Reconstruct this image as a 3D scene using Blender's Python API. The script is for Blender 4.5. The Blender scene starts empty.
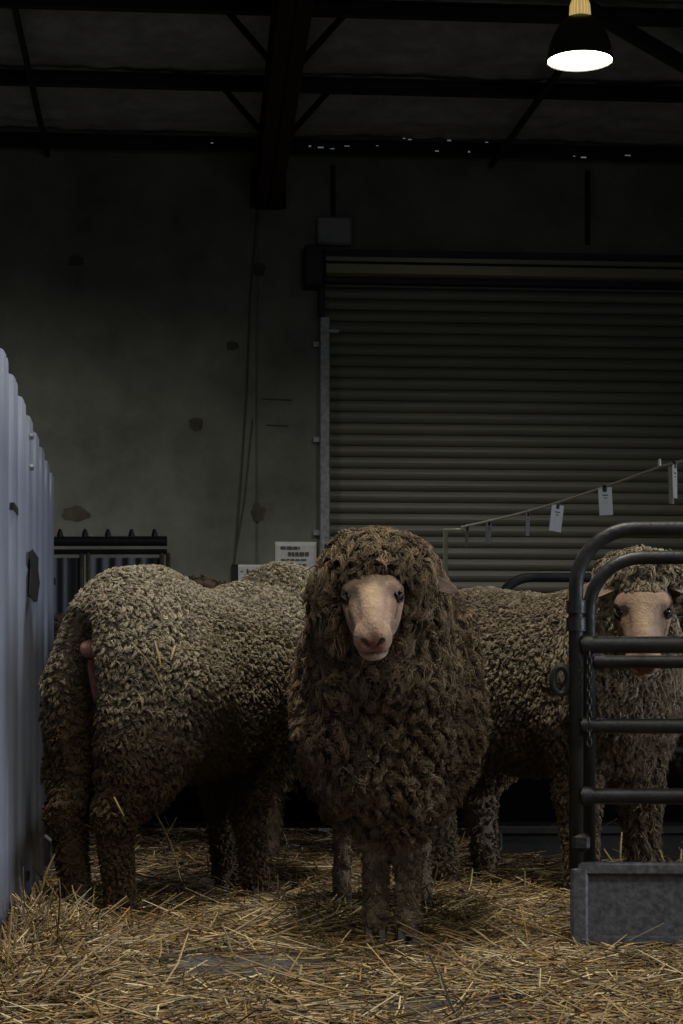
import bpy, math, random
import numpy as np
from mathutils import Vector, Matrix, noise, kdtree
from mathutils.bvhtree import BVHTree

random.seed(7); rng = np.random.default_rng(7)
sc = bpy.context.scene
COL = sc.collection
F = 1900.0; CX = 341.5; HY = 687.0; CAMZ = 0.59
def P(px, py, Y): return Vector(((px-CX)*Y/F, Y, CAMZ+(HY-py)*Y/F))
def srgb(r, g, b):
    f = lambda c: (c/255/12.92) if c/255 <= .04045 else ((c/255+.055)/1.055)**2.4
    return (f(r), f(g), f(b), 1)

# ---------------------------------------------------------------- materials
MATS = {}
def mat(name, col=(.5,.5,.5,1), rough=.8, metal=0., emis=None, estr=0., noise_amt=0., nscale=8., col2=None, bump=0., bscale=40., attr=False, stretch=None, spec=.5, detail=6):
    if name in MATS: return MATS[name]
    m = bpy.data.materials.new(name); m.use_nodes = True
    nt = m.node_tree; b = nt.nodes['Principled BSDF']
    b.inputs['Base Color'].default_value = col
    b.inputs['Roughness'].default_value = rough
    b.inputs['Metallic'].default_value = metal
    b.inputs['Specular IOR Level'].default_value = spec
    tc = nt.nodes.new('ShaderNodeTexCoord'); mp = nt.nodes.new('ShaderNodeMapping')
    nt.links.new(tc.outputs['Object'], mp.inputs['Vector'])
    if stretch: mp.inputs['Scale'].default_value = stretch
    src = None
    if attr:
        a = nt.nodes.new('ShaderNodeAttribute'); a.attribute_name = 'Col'
        src = a.outputs['Color']
    if col2 is not None:
        n = nt.nodes.new('ShaderNodeTexNoise'); n.inputs['Scale'].default_value = nscale; n.inputs['Detail'].default_value = detail
        n.inputs['Roughness'].default_value = .65
        nt.links.new(mp.outputs[0], n.inputs['Vector'])
        r = nt.nodes.new('ShaderNodeValToRGB')
        r.color_ramp.elements[0].position = .36; r.color_ramp.elements[1].position = .66
        r.color_ramp.elements[0].color = col; r.color_ramp.elements[1].color = col2
        nt.links.new(n.outputs['Fac'], r.inputs['Fac'])
        if src is not None:
            mx = nt.nodes.new('ShaderNodeMix'); mx.data_type = 'RGBA'; mx.blend_type = 'MULTIPLY'; mx.inputs[0].default_value = 1
            nt.links.new(src, mx.inputs[6]); nt.links.new(r.outputs[0], mx.inputs[7]); src = mx.outputs[2]
        else: src = r.outputs[0]
    if src is not None: nt.links.new(src, b.inputs['Base Color'])
    if bump > 0:
        n2 = nt.nodes.new('ShaderNodeTexNoise'); n2.inputs['Scale'].default_value = bscale; n2.inputs['Detail'].default_value = 5
        nt.links.new(mp.outputs[0], n2.inputs['Vector'])
        bp = nt.nodes.new('ShaderNodeBump'); bp.inputs['Strength'].default_value = bump; bp.inputs['Distance'].default_value = .01
        nt.links.new(n2.outputs['Fac'], bp.inputs['Height']); nt.links.new(bp.outputs[0], b.inputs['Normal'])
    if emis is not None:
        b.inputs['Emission Color'].default_value = emis; b.inputs['Emission Strength'].default_value = estr
    MATS[name] = m
    return m

# ---------------------------------------------------------------- mesh helpers
def link_mesh(name, v, f, m, parent=None, smooth=True, col=None, mats=None, mi=None):
    me = bpy.data.meshes.new(name)
    if isinstance(f, np.ndarray):
        v = np.asarray(v, np.float32); nf, k = f.shape
        me.vertices.add(len(v)); me.vertices.foreach_set('co', v.ravel())
        me.loops.add(nf*k); me.loops.foreach_set('vertex_index', f.astype(np.int32).ravel())
        me.polygons.add(nf); me.polygons.foreach_set('loop_start', np.arange(0, nf*k, k, dtype=np.int32))
        me.update(calc_edges=True)
    else:
        me.from_pydata([tuple(p) for p in v], [], f); me.update()
    me.polygons.foreach_set('use_smooth', np.full(len(me.polygons), smooth))
    if col is not None:
        a = me.attributes.new('Col', 'FLOAT_COLOR', 'POINT')
        c4 = np.ones((len(v), 4), np.float32); c4[:, :3] = col
        a.data.foreach_set('color', c4.ravel())
    for q in (mats or [m]): me.materials.append(q)
    if mi is not None: me.polygons.foreach_set('material_index', np.asarray(mi, np.int32))
    o = bpy.data.objects.new(name, me); COL.objects.link(o)
    if parent: o.parent = parent
    return o
def empty(name, loc=(0,0,0), rz=0.):
    o = bpy.data.objects.new(name, None); COL.objects.link(o); o.empty_display_size = .1
    o.location = loc; o.rotation_euler = (0,0,rz); return o
def tag(o, label=None, cat=None, group=None, kind=None):
    if label: o['label'] = label
    if cat: o['category'] = cat
    if group: o['group'] = group
    if kind: o['kind'] = kind
    return o
def copy_tree(o, parent=None):
    c = o.copy(); COL.objects.link(c); c.parent = parent
    for ch in list(o.children): copy_tree(ch, c)
    return c

class MB:
    def __init__(s): s.v = []; s.f = []
    def box(s, x0, x1, y0, y1, z0, z1, R=None, T=None, bev=0.):
        b = len(s.v)
        if bev > 0:
            e = bev
            pts = []
            for z, i in ((z0, e), (z0+e, 0), (z1-e, 0), (z1, e)):
                for (x, y) in ((x0+i+e, y0+i), (x1-i-e, y0+i), (x1-i, y0+i+e), (x1-i, y1-i-e), (x1-i-e, y1-i), (x0+i+e, y1-i), (x0+i, y1-i-e), (x0+i, y0+i+e)):
                    pts.append(Vector((x, y, z)))
            if R: pts = [R @ p for p in pts]
            if T: pts = [p+Vector(T) for p in pts]
            s.v += pts
            for r in range(3):
                for k in range(8):
                    s.f.append((b+r*8+k, b+r*8+(k+1) % 8, b+(r+1)*8+(k+1) % 8, b+(r+1)*8+k))
            s.f.append(tuple(b+k for k in reversed(range(8)))); s.f.append(tuple(b+24+k for k in range(8)))
            return s
        pts = [Vector((x, y, z)) for z in (z0, z1) for (x, y) in ((x0,y0),(x1,y0),(x1,y1),(x0,y1))]
        if R: pts = [R @ p for p in pts]
        if T: pts = [p+Vector(T) for p in pts]
        s.v += pts
        s.f += [(b+3,b+2,b+1,b), (b+4,b+5,b+6,b+7)] + [(b+k, b+(k+1) % 4, b+4+(k+1) % 4, b+4+k) for k in range(4)]
        return s
    def tube(s, pts, r, n=10, closed=False, cap=True, squash=1.):
        pts = [Vector(p) for p in pts]; m = len(pts); b = len(s.v)
        rr = r if isinstance(r, (list, tuple)) else [r]*m
        ref = None
        for i, p in enumerate(pts):
            if closed: t = pts[(i+1) % m]-pts[i-1]
            else: t = pts[min(i+1, m-1)]-pts[max(i-1, 0)]
            t.normalize()
            if ref is None:
                ref = Vector((0,0,1)) if abs(t.z) < .9 else Vector((0,1,0))
                ref = (ref - t*ref.dot(t)).normalized()
            ref = (ref - t*ref.dot(t))
            ref = ref.normalized() if ref.length > 1e-5 else t.orthogonal().normalized()
            w = t.cross(ref)
            for k in range(n):
                a = 2*math.pi*k/n
                s.v.append(p + (ref*math.cos(a)*squash + w*math.sin(a))*rr[i])
        for i in range(m if closed else m-1):
            j = (i+1) % m
            for k in range(n):
                s.f.append((b+i*n+k, b+i*n+(k+1) % n, b+j*n+(k+1) % n, b+j*n+k))
        if cap and not closed:
            s.f.append(tuple(b+k for k in reversed(range(n)))); s.f.append(tuple(b+(m-1)*n+k for k in range(n)))
        return s
    def lathe(s, prof, n=32, T=(0,0,0)):
        b = len(s.v); T = Vector(T)
        for (r, z) in prof:
            for k in range(n):
                a = 2*math.pi*k/n; s.v.append(T+Vector((r*math.cos(a), r*math.sin(a), z)))
        for i in range(len(prof)-1):
            for k in range(n):
                s.f.append((b+i*n+k, b+i*n+(k+1) % n, b+(i+1)*n+(k+1) % n, b+(i+1)*n+k))
        return s
    def poly(s, pts): 
        b = len(s.v); s.v += [Vector(p) for p in pts]; s.f.append(tuple(range(b, b+len(pts)))); return s
    def slab(s, outline, thick, frame):
        """outline: 2D points; frame(a, b, d) -> 3D ; extruded by thick"""
        b = len(s.v); n = len(outline)
        for d in (0, thick):
            for (x, y) in outline: s.v.append(Vector(frame(x, y, d)))
        s.f.append(tuple(b+k for k in range(n))); s.f.append(tuple(b+n+k for k in reversed(range(n))))
        for k in range(n): s.f.append((b+k, b+n+k, b+n+(k+1) % n, b+(k+1) % n))
        return s
    def build(s, name, m, parent=None, smooth=True, sharp=True):
        o = link_mesh(name, s.v, s.f, m, parent, smooth)
        if smooth and sharp:
            try: o.data.set_sharp_from_angle(angle=math.radians(38))
            except Exception: pass
        return o

# ================================================================ SETTING
AL = math.atan(.08); WY = 15.0
def wall_s(px):
    k = (px-CX)/F
    return WY*k/(math.cos(AL)-k*math.sin(AL))
def wall_z(px, py):
    Y = WY+wall_s(px)*math.sin(AL); return CAMZ+(HY-py)*Y/F
def WS(px, py): return wall_s(px), wall_z(px, py)
def wall_empty(name, s=0, z=0, d=0):
    return empty(name, (s*math.cos(AL)+d*math.sin(AL), WY+s*math.sin(AL)-d*math.cos(AL), z), AL)

m_concrete = mat('concrete_wall', srgb(88,90,83), .9, col2=srgb(122,124,115), nscale=1.3, bump=.25, bscale=60, spec=.2, detail=9)
m_stain = mat('damp_stain', srgb(62,60,50), .85, spec=.2, col2=srgb(84,82,70), nscale=9)
m_floor = mat('concrete_floor', srgb(62,60,56), .75, col2=srgb(96,92,84), nscale=3, bump=.3, bscale=30, spec=.3)
m_slat = mat('shutter_steel', srgb(99,99,91), .55, .15, col2=srgb(112,112,102), nscale=3, spec=.4, stretch=(.3,1,3))
m_galv = mat('galvanised_steel', srgb(120,122,124), .5, .5, col2=srgb(160,162,165), nscale=25, bump=.1, bscale=60)
m_darkst = mat('dark_painted_steel', srgb(34,34,33), .45, .2, col2=srgb(48,47,45), nscale=20, bump=.1)
m_rafter = mat('oxide_steel', srgb(46,26,21), .8, 0, col2=srgb(36,21,18), nscale=6, spec=.2)
m_purlin = mat('purlin_steel', srgb(40,40,40), .7, .3, spec=.3)
m_foil = mat('roof_blanket', srgb(128,130,134), .7, .1, col2=srgb(158,160,164), nscale=5, bump=.4, bscale=14, spec=.3)
m_black = mat('black_plastic', srgb(17,17,17), .6)
m_paper = mat('white_paper', srgb(205,205,202), .5, col2=srgb(190,190,188), nscale=20)
m_ink = mat('grey_ink', srgb(80,80,82), .8)
m_board = mat('grey_box_paint', srgb(128,129,130), .6, col2=srgb(140,141,142), nscale=9)

# floor
mb = MB(); mb.box(-9, 9, -3, 19, -.2, 0); tag(mb.build('floor', m_floor, smooth=False), kind='structure')
# back wall with panel joint grooves
W = wall_empty('wall_back_base'); bpy.data.objects.remove(W)
def wall_obj(mbx, name, m, **k):
    o = mbx.build(name, m, None, **k); o.location = (0, WY, 0); o.rotation_euler = (0,0,AL); return o
sd0 = wall_s(322); zt = wall_z(322, 258)
mb = MB()
joint = wall_s(257)
mb.box(-9, joint-.012, 0, .25, 0, 4.9); mb.box(joint-.012, joint+.012, .012, .25, 0, 4.9)
mb.box(joint+.012, sd0, 0, .25, 0, 4.9); mb.box(sd0, 9, 0, .25, zt, 4.9)
tag(wall_obj(mb, 'wall_back', m_concrete, smooth=False), kind='structure')
# side walls of the shed, outside the frame
mb = MB(); mb.box(-9.2, -9, -3, 16, 0, 5.4); tag(mb.build('wall_left', m_concrete, smooth=False), kind='structure')
mb = MB(); mb.box(9, 9.2, -3, 17, 0, 5.4); tag(mb.build('wall_right', m_concrete, smooth=False), kind='structure')
# ceiling: sagging blanket between purlins
ZR = wall_z(300, 165); SL = .05
def roof_z(v): return ZR + SL*v
PV = [0.15, 1.45, 2.8, 4.15, 5.5, 6.85, 8.2, 9.55, 10.9, 12.25, 13.6, 14.95, 16.3, 17.65]
nu, nv = 360, 220
vs = []
for j in range(nv+1):
    v = -.2 + 18*j/nv
    dmin = min(abs(v-p) for p in PV)
    for i in range(nu+1):
        u = -9+18*i/nu
        sag = .05*(1-math.exp(-(dmin/.35)**2))
        w = .035*noise.noise(Vector((u*1.5, v*8, 3)))+.012*noise.noise(Vector((u*9, v*9, 1)))
        grid = .012*(abs(math.sin(u*math.pi/.3))**8 + abs(math.sin(v*math.pi/.3))**8)
        vs.append((u, -v, roof_z(v)+.17-sag+w+grid))
fs = [(j*(nu+1)+i, (j+1)*(nu+1)+i, (j+1)*(nu+1)+i+1, j*(nu+1)+i+1) for j in range(nv) for i in range(nu)]
o = link_mesh('ceiling', vs, np.array(fs), m_foil); o.location = (0, WY, 0); o.rotation_euler = (0,0,AL); tag(o, kind='structure')
# purlins: C sections
for v in PV:
    mb = MB(); z = roof_z(v)
    mb.box(-9, 9, -v-.004, -v+.004, z+.04, z+.16); mb.box(-9, 9, -v-.06, -v, z+.04, z+.048); mb.box(-9, 9, -v-.06, -v, z+.132, z+.14)
    o = wall_obj(mb, 'trim_purlin', m_purlin, smooth=False); tag(o, kind='structure')
# rafter I-beam
def slope_box(mb, u0, u1, v0, v1, z0, z1):
    b = len(mb.v)
    for v in (v0, v1):
        for (u, z) in ((u0,z0),(u1,z0),(u1,z1),(u0,z1)): mb.v.append(Vector((u, -v, z+roof_z(v))))
    mb.f += [(b,b+1,b+2,b+3),(b+7,b+6,b+5,b+4)]+[(b+4+k, b+4+(k+1) % 4, b+(k+1) % 4, b+k) for k in range(4)]
ur = wall_s(268)
mb = MB()
slope_box(mb, ur-.012, ur+.012, 0, 17, -.36, .02); slope_box(mb, ur-.10, ur+.10, 0, 17, -.36, -.345); slope_box(mb, ur-.10, ur+.10, 0, 17, .0, .012)
zb = wall_z(268, 209)
mb.box(ur-.14, ur+.14, -.09, 0, zb, roof_z(0)-.05)
for v in PV[1:5]:
    for sg in (-1, 1):
        mb.tube([(ur+sg*.03, -v, roof_z(v)-.33), (ur+sg*.40, -v, roof_z(v)+.09)], .022, 6)
tag(wall_obj(mb, 'trim_rafter', m_rafter, smooth=False), kind='structure')
# roof bracing rods
def wr(u, v, dz): return (u, -v, roof_z(v)+dz)
for nm, a, b, r in (('trim_brace', wr(-2.30, 2.9, .05), wr(wall_s(48), .05, .02), .022),
                 ('trim_brace', wr(1.40, 2.8, .03), wr(1.18, .1, .0), .025),
                 ('trim_brace', (1.36, -2.9, 4.95), (2.3, -2.35, 4.70), .055)):
    mb = MB(); mb.tube([a, b], r, 8); tag(wall_obj(mb, nm, m_purlin), kind='structure')
# daylight gaps under the roof edge (thin open seams in the sheet end, lit by the sky)
m_sky = mat('daylight_through_gap', (.5,.55,.6,1), .9, emis=(.62,.72,.85,1), estr=.14)
mb = MB()
for (px, py, w) in ((213,146,5),(311,147,5),(322,148,9),(333,149,6),(348,146,8),(378,145,4),(410,138,4),(405,137,5),(437,149,4),(450,138,6),(470,149,4),(585,152,9),(575,151,4),(628,149,7),(487,139,4)):
    s, z = WS(px, py); v = .7
    w2 = w*.0035; zz = CAMZ+(HY-py)*(WY-v)/F
    s2 = s*(WY-v)/WY - .056
    hh = .002+.0035*random.random(); mb.box(s2-w2, s2+w2*random.random(), -v-.002, -v+.002, zz-hh, zz+hh)
tag(wall_obj(mb, 'trim_daylight_seam', m_sky, smooth=False), kind='structure')

# stains on wall (flat damp patches, part of the wall surface)
def blob(px, py, rx, ry, seed, drip=0):
    s, z = WS(px, py); k = WY/F; pts = []
    n = 28
    for i in range(n):
        a = 2*math.pi*i/n
        q = 1+.35*noise.noise(Vector((math.cos(a)*1.6, math.sin(a)*1.6, seed)))+.2*noise.noise(Vector((math.cos(a)*5, math.sin(a)*5, seed)))
        pts.append((s+math.cos(a)*rx*k*q, z+math.sin(a)*ry*k*q))
    return pts
k_ = 0
for (px, py, rx, ry) in ((75,514,14,8),(76,261,7,6),(258,513,7,9),(259,269,7,6),(232,346,6,5),(196,424,7,7)):
    mb = MB(); mb.slab(blob(px, py, rx, ry, px), .002, lambda a, b, d: (a, -.001-d*.5, b))
    tag(wall_obj(mb, 'trim_damp_stain', m_stain, smooth=False), kind='structure')
# thin pipe / cable lines on wall
mb = MB()
for pts, r in (([(257,212),(250,300),(246,390),(241,470),(234,560)], .006), ([(252,420),(244,500),(232,570)], .004)):
    mb.tube([(*[WS(*p)[0]], -.008, WS(*p)[1]) for p in pts], r, 6)
for (a, b) in (((262,399),(292,400)),((266,425),(288,426))):
    mb.tube([(WS(*a)[0], -.004, WS(*a)[1]), (WS(*b)[0], -.004, WS(*b)[1])], .005, 6)
tag(wall_obj(mb, 'trim_wall_cable', mat('painted_cable', srgb(72,72,65), .8)), kind='structure')
mb = MB(); mb.tube([(WS(587,178)[0], -.03, 4.7), (WS(587,178)[0], -.03, wall_z(587,245))], .02, 8)
mb.tube([(WS(333,170)[0], -.02, 4.7), (WS(333,170)[0], -.02, wall_z(333,218))], .018, 8)
tag(wall_obj(mb, 'trim_conduit', m_purlin), kind='structure')

# roller shutter door
s0, zt0 = WS(329, 283); zhd = wall_z(329, 282)
DR = wall_obj(MB().box(0,.001,0,.001,0,.001), 'tmp', m_slat); bpy.data.objects.remove(DR)
door = empty('door_1', (0, WY, 0), AL); tag(door, kind='structure')
pitch = .0893; prof = []
z = 0.0
while z < zhd:
    for t, d in ((0,0),(.05,.010),(.12,.016),(.30,.026),(.5,.030),(.70,.026),(.88,.016),(.95,.010)):
        prof.append((z+t*pitch, d))
    z += pitch
vs = []; 
for (zz, d) in prof:
    vs += [(s0-.05, -.02-d+.06, zz), (7.5, -.02-d+.06, zz)]
fs = [(2*i, 2*i+1, 2*i+3, 2*i+2) for i in range(len(prof)-1)]
o = link_mesh('shutter_curtain', vs, fs, m_slat, door, smooth=False)
mb = MB(); ga = wall_s(319.5); gb = wall_s(329.5); gz = wall_z(324, 318)
mb.box(ga, gb, -.07, .02, 0, gz, bev=.008); 
for p in (345, 440, 533): mb.box(ga-.05, ga+.01, -.035, 0, wall_z(320, p)-.02, wall_z(320, p)+.02)
mb.box(ga+.02, wall_s(338), -.085, -.07, wall_z(330,333)-.012, wall_z(330,333)+.012)
mb.build('guide_track', m_galv, door)
mb = MB()
m_head = mat('shutter_header', srgb(120,117,96), .45, .3)
for py, hh, dd in ((263, .022, .16), (273.5, .04, .20)):
    zc = wall_z(329, py); mb.box(wall_s(324), 7.5, -dd, -.0, zc-hh, zc+hh, bev=.006)
mb.build('header_rail', m_head, door)
mb = MB(); zc = wall_z(329, 268); mb.box(wall_s(324), 7.5, -.10, 0, zc-.13, zc+.13); 
mb.box(wall_s(318), wall_s(324), -.10, 0, gz, zc, bev=.004)
mb.build('header_backing', m_black, door)
mb = MB(); mb.box(wall_s(303), wall_s(322), -.22, 0, wall_z(312, 291), wall_z(312, 251), bev=.01)
mb.tube([(wall_s(322), -.11, wall_z(312,268)), (wall_s(324)+.03, -.11, wall_z(312,268))], .05, 14)
mb.build('shutter_motor', m_black, door)

# junction box
s, z = WS(333.5, 233); hw = 17*WY/F; hh = 14*WY/F
jb = wall_empty('junction_box', s, z-hh, 0)
mb = MB(); mb.box(-hw, hw, -.09, 0, 0, 2*hh, bev=.01); mb.build('box_body', m_board, jb)
mb = MB(); mb.box(-hw+.012, hw-.012, -.1, -.088, .012, 2*hh-.012, bev=.004)
for a in (-1,1):
    for b in (-1,1): mb.lathe([(0,0),(.008,0),(.008,.006),(0,.006)], 8, (a*(hw-.03), -.1, hh+b*(hh-.03)))
mb.build('box_lid', m_board, jb)
tag(jb, 'pale grey electrical junction box on the concrete above the shutter corner', 'electrical box')

# posters
def sheet(name, x0, y0, x1, y1, lines, label, cat, d=.004, m=m_paper, ink=True):
    sa, za = WS(x0, y1); sb, zb = WS(x1, y0)
    e = wall_empty(name, (sa+sb)/2, za, d); w = (sb-sa)/2; h = zb-za
    mb = MB()
    n = 8
    for i in range(n+1):
        for j in range(n+1):
            mb.v.append(Vector((-w+2*w*i/n, -.004-.006*abs(noise.noise(Vector((i*.6, j*.6, x0)))), h*j/n)))
    for i in range(n):
        for j in range(n): mb.f.append((i*(n+1)+j, (i+1)*(n+1)+j, (i+1)*(n+1)+j+1, i*(n+1)+j+1))
    o = mb.build('paper', m, e, sharp=False)
    md = o.modifiers.new('s', 'SOLIDIFY'); md.thickness = .001
    if lines:
        r = random.Random(x0)
        for (cx, cy, lw, lh) in lines:
            mb = MB()
            x = -w+2*w*(cx-lw/2); xe = -w+2*w*(cx+lw/2)
            zz = h*(1-cy); 
            while x < xe:
                ww = min(r.uniform(.012, .05), xe-x)
                mb.box(x, x+ww, -.0125, -.0115, zz-h*lh/2, zz+h*lh/2); x += ww+.008
            mb.build('text_line', m_ink, e, smooth=False)
    tag(e, label, cat); return e
sheet('notice_sheet', 275, 542, 316.5, 580, ((.36,.16,.46,.07),(.56,.32,.5,.10),(.45,.47,.62,.035),(.5,.6,.5,.035),(.4,.72,.5,.03)),
      'large white notice with lines of print on the wall beside the shutter track', 'notice')
bk = wall_empty('notice_board', (wall_s(232)+wall_s(275))/2, wall_z(253, 588), 0)
mb = MB(); mb.box(-.175, .175, -.028, 0, 0, 23*WY/F, bev=.004); mb.build('board_panel', m_black, bk)
mb = MB(); mb.tube([(-.172,-.03,.01),(.172,-.03,.01)], .004, 6); mb.tube([(-.172,-.03,.178),(.172,-.03,.178)], .004, 6); mb.build('board_edge', m_darkst, bk)
tag(bk, 'small black board on the back wall behind the backmost pale sheet', 'board')
sheet('notice_sheet', 238, 565, 269, 587, ((.12,.3,.1,.03),(.3,.3,.06,.2),(.6,.3,.5,.04),(.5,.45,.6,.03),(.5,.62,.12,.05)),
      'small white landscape sheet pinned over the black board', 'notice', d=.032)

# ================================================================ CORRUGATED SHEET PEN (left, blue grey)
m_corr = mat('zincalume_sheet', srgb(128,134,148), .42, .35, col2=srgb(150,156,170), nscale=4, bump=.05, bscale=120, stretch=(1,1,.2))
def panel_pt(Y): return -.309-.108*Y
PA = math.atan2(1, -.108)
pan = empty('corrugated_fence', (panel_pt(3.2), 3.2, 0), PA - math.pi/2)   # local +Y runs along the sheet
tag(pan, 'blue-grey corrugated metal pen wall along the left edge, taller than the sheep', 'metal panel')
Lp = 3.42; pit = .1685; HT = 1.315
pr = []
yy = .127-.337
while yy < Lp:
    for t, d in ((0,0),(.12,.001),(.19,.017),(.25,.023),(.44,.025),(.48,.0205),(.52,.0205),(.56,.025),(.75,.023),(.81,.017),(.88,.001)):
        if 0 <= yy+t*pit*2 <= Lp: pr.append((yy+t*pit*2, d))
    yy += pit*2
vs = []; nz = 6
for (y, d) in pr:
    for j in range(nz+1): vs.append((d, y, .02+(HT-.02)*j/nz))
fs = [(i*(nz+1)+j, (i+1)*(nz+1)+j, (i+1)*(nz+1)+j+1, i*(nz+1)+j+1) for i in range(len(pr)-1) for j in range(nz)]
o = link_mesh('metal_sheet', vs, fs, m_corr, pan)
md = o.modifiers.new('s', 'SOLIDIFY'); md.thickness = .002; md.offset = -1
mb = MB(); mb.box(-.04, -.004, 0, Lp, .28, .32); mb.box(-.04, -.004, 0, Lp, .98, 1.02); mb.box(-.06,-.02,Lp-.04,Lp,0,HT-.05)
mb.build('back_rail', m_galv, pan, smooth=False)
def yl(px): # distance along sheet for a pixel column
    Y = -587/(px-136.3); return (Y-3.2)/math.sin(PA)
mb = MB()
for px, pz in ((17.6,915),(24,904),(30,893),(21,436),(21,467)):
    Y = -587/(px-136.3); y = yl(px); z = CAMZ+(HY-pz)*Y/F
    mb = MB(); mb.tube([(.024, y, z),(.034, y, z)], .009, 8); mb.build('bolt', m_galv, pan)
mb = MB(); Y = 5.95; y = (Y-3.2)/math.sin(PA); z = CAMZ+(HY-862)*Y/F
mb.tube([(.02,y,z-.08),(.045,y,z-.06),(.045,y,z+.06),(.02,y,z+.08)], .009, 8); mb.build('latch_handle', m_galv, pan)
# dark slots in the sheet & clips
mb = MB()
for px, pz, hy, hz in ((5,509,.16,.008),(47.5,581,.10,.010),(19,876,.10,.009)):
    Y = -587/(px-136.3); y = yl(px); z = CAMZ+(HY-pz)*Y/F
    mb = MB(); mb.box(.018, .0265, y-hy/2, y+hy/2, z-hz, z+hz); mb.build('clip', m_black, pan, smooth=False)
# black tape patch
Y = -587/(23.-136.3); y = yl(25.); z = CAMZ+(HY-575)*Y/F
tp = empty('tape_patch', pan.matrix_world @ Vector((0,0,0)), 0)
tp.location = (panel_pt(3.2), 3.2, 0); tp.rotation_euler = (0,0,PA-math.pi/2)
mb = MB(); out = [(-.14,-.062),(-.02,-.068),(.10,-.060),(.13,-.03),(.18,.0),(.12,.03),(.13,.068),(-.06,.070),(-.15,.05),(-.12,.01)]
mb.slab([(a*1.7+y, b+z) for a, b in out], .0012, lambda a, b, d: (.0252+d, a, b))
o = mb.build('tape', m_black, tp, smooth=False)
bpy.data.objects.remove(tp); o.name = 'tape_patch'; o.location = (panel_pt(3.2), 3.2, 0); o.rotation_euler = (0,0,PA-math.pi/2)
tag(o, 'ragged black tape patch stuck on the blue-grey corrugated pen wall', 'tape')

# ================================================================ DARK FRAMED PEN PANEL behind the left sheep
m_rust = mat('worn_yellow_steel', srgb(92,82,56), .6, .2, col2=srgb(54,48,38), nscale=30)
m_corr2 = mat('blue_grey_sheet', srgb(92,97,103), .6, .1, col2=srgb(104,108,112), nscale=6)
Yp = 8.0; xa = P(44,0,Yp).x; xb = P(167,0,Yp).x; zt_ = P(0,541,Yp).z
fp = empty('pen_hurdle', ((xa+xb)/2, Yp, 0)); hw = (xb-xa)/2
tag(fp, 'black-framed pen panel with corrugated sheet infill standing at the back wall', 'pen panel')
mb = MB(); mb.tube([(-hw,0,0),(-hw,0,zt_)], .016, 8); mb.tube([(-hw,0,zt_),(hw,0,zt_)], .022, 10); mb.tube([(-hw,0,zt_-.045),(hw,0,zt_-.045)], .012, 8)
mb.tube([(-hw,0,.08),(hw,0,.08)], .018, 8); mb.build('frame', m_darkst, fp)
mb = MB()
for px in (60, 85, 108, 131.5, 154.5):
    x = P(px,0,Yp).x-(xa+xb)/2; mb = MB(); mb.tube([(x,0,zt_+.01),(x,0,zt_+.03),(x,0,zt_+.05)], [.016,.013,.006], 8); mb.build('spike', m_darkst, fp)
for px in (85, 165):
    for dx in (-.014, .014):
        x = P(px,0,Yp).x-(xa+xb)/2+dx; mb = MB(); mb.box(x-.008, x+.008, -.02, .02, 0, zt_-.05, bev=.003); mb.build('post', m_rust, fp)
for (p0, p1) in ((46, 82), (89, 161)):
    a = P(p0,0,Yp).x-(xa+xb)/2; b = P(p1,0,Yp).x-(xa+xb)/2; vs = []; n = int((b-a)/.006)
    for i in range(n+1):
        x = a+(b-a)*i/n; d = .007*math.sin(x*2*math.pi/.055)
        vs += [(x, .012+d, .1), (x, .012+d, zt_-.07)]
    link_mesh('infill_sheet', vs, [(2*i, 2*i+2, 2*i+3, 2*i+1) for i in range(n)], m_corr2, fp)

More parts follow.
